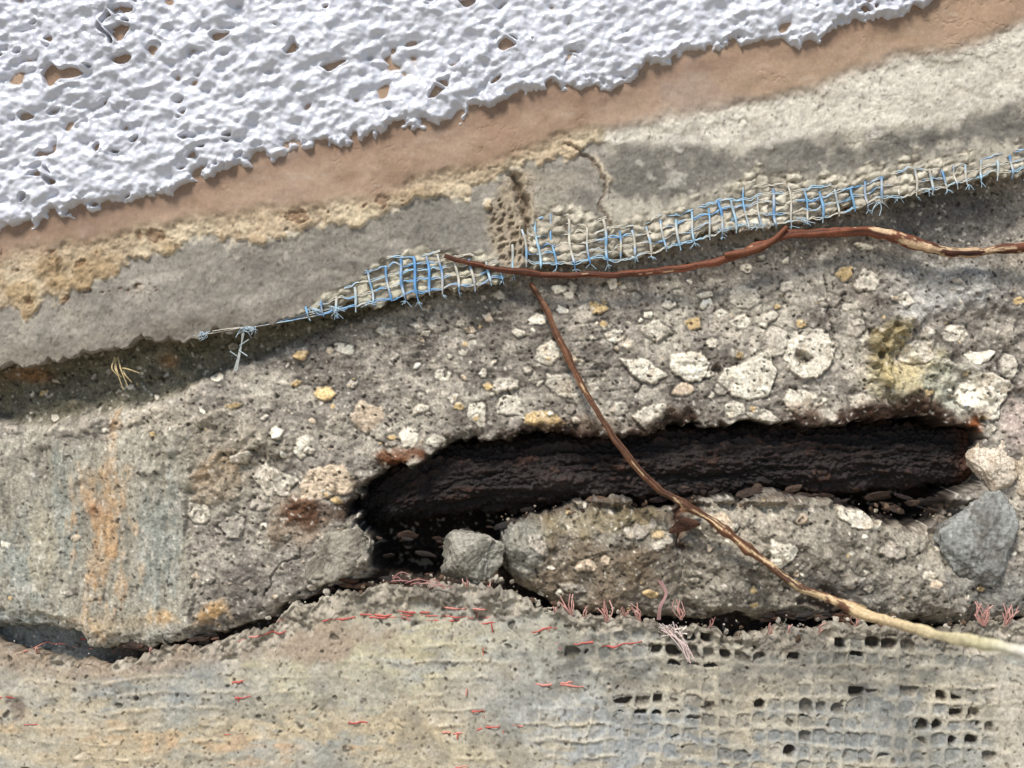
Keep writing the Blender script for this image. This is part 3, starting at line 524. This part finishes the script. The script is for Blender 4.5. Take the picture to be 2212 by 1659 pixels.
# ================= TWIGS =================
def PP(x_,y_,h_): k=(DPX-h_)/DPX; return (CX+(x_-CX)*k,CY+(y_-CY)*k,h_)
def twig(name,pts,radf,seed,dark,pale,palef,knots=()):
    P=cat([PP(*p) for p in pts],2.5); n_=len(P); L=np.concatenate([[0],np.cumsum(np.linalg.norm(np.diff(P,axis=0),axis=1))])
    P[:,1]+=2.4*samp(N['m'],L,200+seed+0*L)*np.minimum(1,L/80); P[:,0]+=1.6*samp(N['m'],L,-100+seed+0*L)
    T=np.gradient(P,axis=0); T/=np.linalg.norm(T,axis=1,keepdims=True)
    A=np.cross(T,[0,0,1.]); A/=np.linalg.norm(A,axis=1,keepdims=True); B=np.cross(A,T)
    s_=22; th=np.arange(s_)*2*math.pi/s_
    rad=radf(L/L[-1])[:,None]*np.ones((1,s_))
    u=(L[:,None]*.9+0*th); tw=th[None]+.002*L[:,None]
    st=samp(fbm(8,3,seed,.6,5,.8),u,400+40*np.sin(tw)+60*np.cos(tw)+seed)
    pn=samp(fbm(9,4,seed+9,.7,2.2,.8),u,600+30*np.sin(tw)+20*np.cos(tw))
    k=sm(.1,.5,pn+palef(L/L[-1])[:,None])
    rad=rad*(1+.09*st-.12*k+.10*samp(N['s'],u,300+0*tw))
    for (q,w_,a_) in knots: rad=rad*(1+a_*np.exp(-((L[:,None]/L[-1]-q)/w_)**2))
    R_=P[:,None]+rad[...,None]*(A[:,None]*np.cos(th)[None,:,None]+B[:,None]*np.sin(th)[None,:,None])
    V=W(R_[...,0],R_[...,1],R_[...,2]).reshape(-1,3); i=np.arange(n_-1)[:,None]*s_; j=np.arange(s_)[None]; kk=(j+1)%s_
    F=np.stack([i+j,i+kk,i+s_+kk,i+s_+j],-1).reshape(-1,4)
    c=dark*(1+.4*st[...,None])*(1-k[...,None])+pale(L/L[-1])[:,None]*(1+.12*st[...,None])*k[...,None]
    o=mk(name,V,F,c.reshape(-1,3),M_bark); return o
I=lambda a,b:(lambda t:np.interp(t,a,b))
def pc(t):
    k=sm(.68,.95,t)[:,None]; k2=sm(.9,1,t)[:,None]; c=C(204,178,138)*(1-k)+C(200,194,158)*k; return c*(1-k2)+C(216,212,204)*k2
t1=twig('root_twig',[(958,552,56),(990,563,54),(1040,576,54),(1130,589,54),(1220,593,50),(1310,592,44),(1400,588,36),(1480,579,34),(1560,562,34),(1640,534,40),(1690,513,46),(1760,503,42),(1870,498,34),(1925,506,32),(1970,520,32),(2030,536,32),(2100,546,34),(2170,541,36),(2240,530,38),(2400,510,40)],
  I([0,.03,.3,.5,.55,.65,.8,1],[4.5,6,6.8,7.5,10,11,11,11]),301,C(104,60,40),lambda t:np.broadcast_to(C(206,176,140),(len(t),3)),I([0,.6,.66,.7,.9,1],[-2.2,-1.7,.2,.4,.4,.5]),[(.47,.02,.35),(.655,.02,.15)])
twb=Buf(); Q_=cat([PP(1565,551,44),PP(1620,542,50),PP(1665,522,54),PP(1700,490,56)],4); tube(twb,Q_,np.interp(np.linspace(0,1,len(Q_)),[0,.2,1],[5,8,4.5]),C(116,68,44),10); twb.make('side_shoot',M_bark,True,t1)
twig('root_twig',[(1143,612,14),(1160,640,24),(1182,680,28),(1215,745,34),(1240,795,38),(1265,845,42),(1300,905,46),(1335,955,48),(1375,1005,48),(1425,1053,46),(1480,1088,44),(1545,1130,46),(1600,1175,56),(1650,1215,66),(1705,1256,84),(1780,1290,110),(1860,1322,150),(1940,1347,200),(2020,1368,260),(2100,1385,330),(2170,1400,400),(2260,1420,480)],
  I([0,.05,.2,.5,.7,.85,1],[4,6,6.5,8,9.,11,15]),401,C(98,66,46),pc,I([0,.08,.3,.5,.62,.7,.75,1],[-1.0,-.9,-1.0,-.4,-.2,.5,3,3]),[(.49,.008,.5),(.53,.008,.4),(.7,.01,.25)])

b=Buf()
for (x1,y1,x2,y2,x3,y3) in [(250,772,262,805,274,842),(258,772,270,800,284,836),(254,775,258,800,270,815),(262,795,285,798,308,806),(266,800,280,812,292,826),(252,772,250,795,262,812)]:
    P=cat([(x1,y1,10),(x2,y2,24),(x3,y3,22)],4); tube(b,P,np.linspace(2.4,.9,len(P)),C(196,176,132),5,.4)
b.make('dry_grass_tuft',M_bark)

# ================= SURROUNDING WALL & GROUND =================
def simple(name,c1,c2,sc):
    m=bpy.data.materials.new(name); m.use_nodes=True; nt=m.node_tree; bs=nt.nodes['Principled BSDF']; tc=nt.nodes.new('ShaderNodeTexCoord')
    n=nt.nodes.new('ShaderNodeTexNoise'); n.inputs['Scale'].default_value=sc; n.inputs['Detail'].default_value=8; n.inputs['Roughness'].default_value=.65; nt.links.new(tc.outputs['Object'],n.inputs['Vector'])
    cr_=nt.nodes.new('ShaderNodeValToRGB'); cr_.color_ramp.elements[0].color=(*c1,1); cr_.color_ramp.elements[1].color=(*c2,1); cr_.color_ramp.elements[0].position=.35; cr_.color_ramp.elements[1].position=.65
    nt.links.new(n.outputs[0],cr_.inputs[0]); nt.links.new(cr_.outputs[0],bs.inputs['Base Color']); bp=nt.nodes.new('ShaderNodeBump'); bp.inputs['Strength'].default_value=.6; bp.inputs['Distance'].default_value=.003
    nt.links.new(n.outputs[0],bp.inputs['Height']); nt.links.new(bp.outputs[0],bs.inputs['Normal']); bs.inputs['Roughness'].default_value=.9; return m
def box(V,F,x0,x1,y0,y1,z0,z1):
    n_=len(V); V+=[(x0,y0,z0),(x1,y0,z0),(x1,y1,z0),(x0,y1,z0),(x0,y0,z1),(x1,y0,z1),(x1,y1,z1),(x0,y1,z1)]
    F+=[tuple(n_+k for k in f) for f in [(0,1,2,3),(4,5,6,7),(0,1,5,4),(1,2,6,5),(2,3,7,6),(3,0,4,7)]]
xa=(X0+2-CX)*S; xb=(xs[-1]-2-CX)*S; zt=(CY-Y0-4)*S+ZC; zb=(CY-1912)*S+ZC
V=[];F=[]
box(V,F,-3,xa,-.006,.25,0,2.4); box(V,F,xb,3,-.006,.25,0,2.4); box(V,F,xa,xb,-.0105,.25,zt,2.4); box(V,F,xa,xb,-.004,.25,0,zb); box(V,F,xa,xb,.05,.25,zb,zt)
me=bpy.data.meshes.new('concrete_wall'); me.from_pydata(V,[],F); me.materials.append(simple('wall_mat',tuple(C(150,142,128)),tuple(C(186,178,160)),18)); o=bpy.data.objects.new('concrete_wall',me); bpy.context.collection.objects.link(o)
me=bpy.data.meshes.new('ground'); me.from_pydata([(-200,-200,0),(200,-200,0),(200,200,0),(-200,200,0)],[],[(0,1,2,3)]); me.materials.append(simple('ground_mat',tuple(C(130,124,114)),tuple(C(168,160,146)),9)); o=bpy.data.objects.new('ground',me); bpy.context.collection.objects.link(o)

# ================= LIGHT / CAMERA =================
EL,AZ=55,202
w=bpy.data.worlds.new('World'); bpy.context.scene.world=w; w.use_nodes=True; nt=w.node_tree
sk=nt.nodes.new('ShaderNodeTexSky'); sk.sky_type='NISHITA'; sk.sun_disc=False; sk.sun_elevation=math.radians(EL); sk.sun_rotation=math.radians(AZ)
nt.links.new(sk.outputs[0],nt.nodes['Background'].inputs[0]); nt.nodes['Background'].inputs[1].default_value=.12
ld=bpy.data.lights.new('sun','SUN'); ld.energy=4.2; ld.angle=math.radians(14); ld.color=(1,.95,.88); lo=bpy.data.objects.new('sun',ld); bpy.context.collection.objects.link(lo)
import mathutils
dv=mathutils.Vector((math.sin(math.radians(AZ))*math.cos(math.radians(EL)),math.cos(math.radians(AZ))*math.cos(math.radians(EL)),math.sin(math.radians(EL))))
lo.rotation_euler=dv.to_track_quat('Z','Y').to_euler()
cd=bpy.data.cameras.new('camera'); cd.lens=LENS; cd.sensor_width=36; cd.clip_start=.01; cd.clip_end=1000
co=bpy.data.objects.new('camera',cd); co.location=(0,-DPX*S,ZC); co.rotation_euler=(math.radians(90),0,0); bpy.context.collection.objects.link(co)
cd.dof.use_dof=True; cd.dof.focus_distance=(DPX-25)*S; cd.dof.aperture_fstop=4.
sc=bpy.context.scene; sc.camera=co; sc.view_settings.view_transform='Standard'; sc.view_settings.look='None'; sc.view_settings.exposure=0
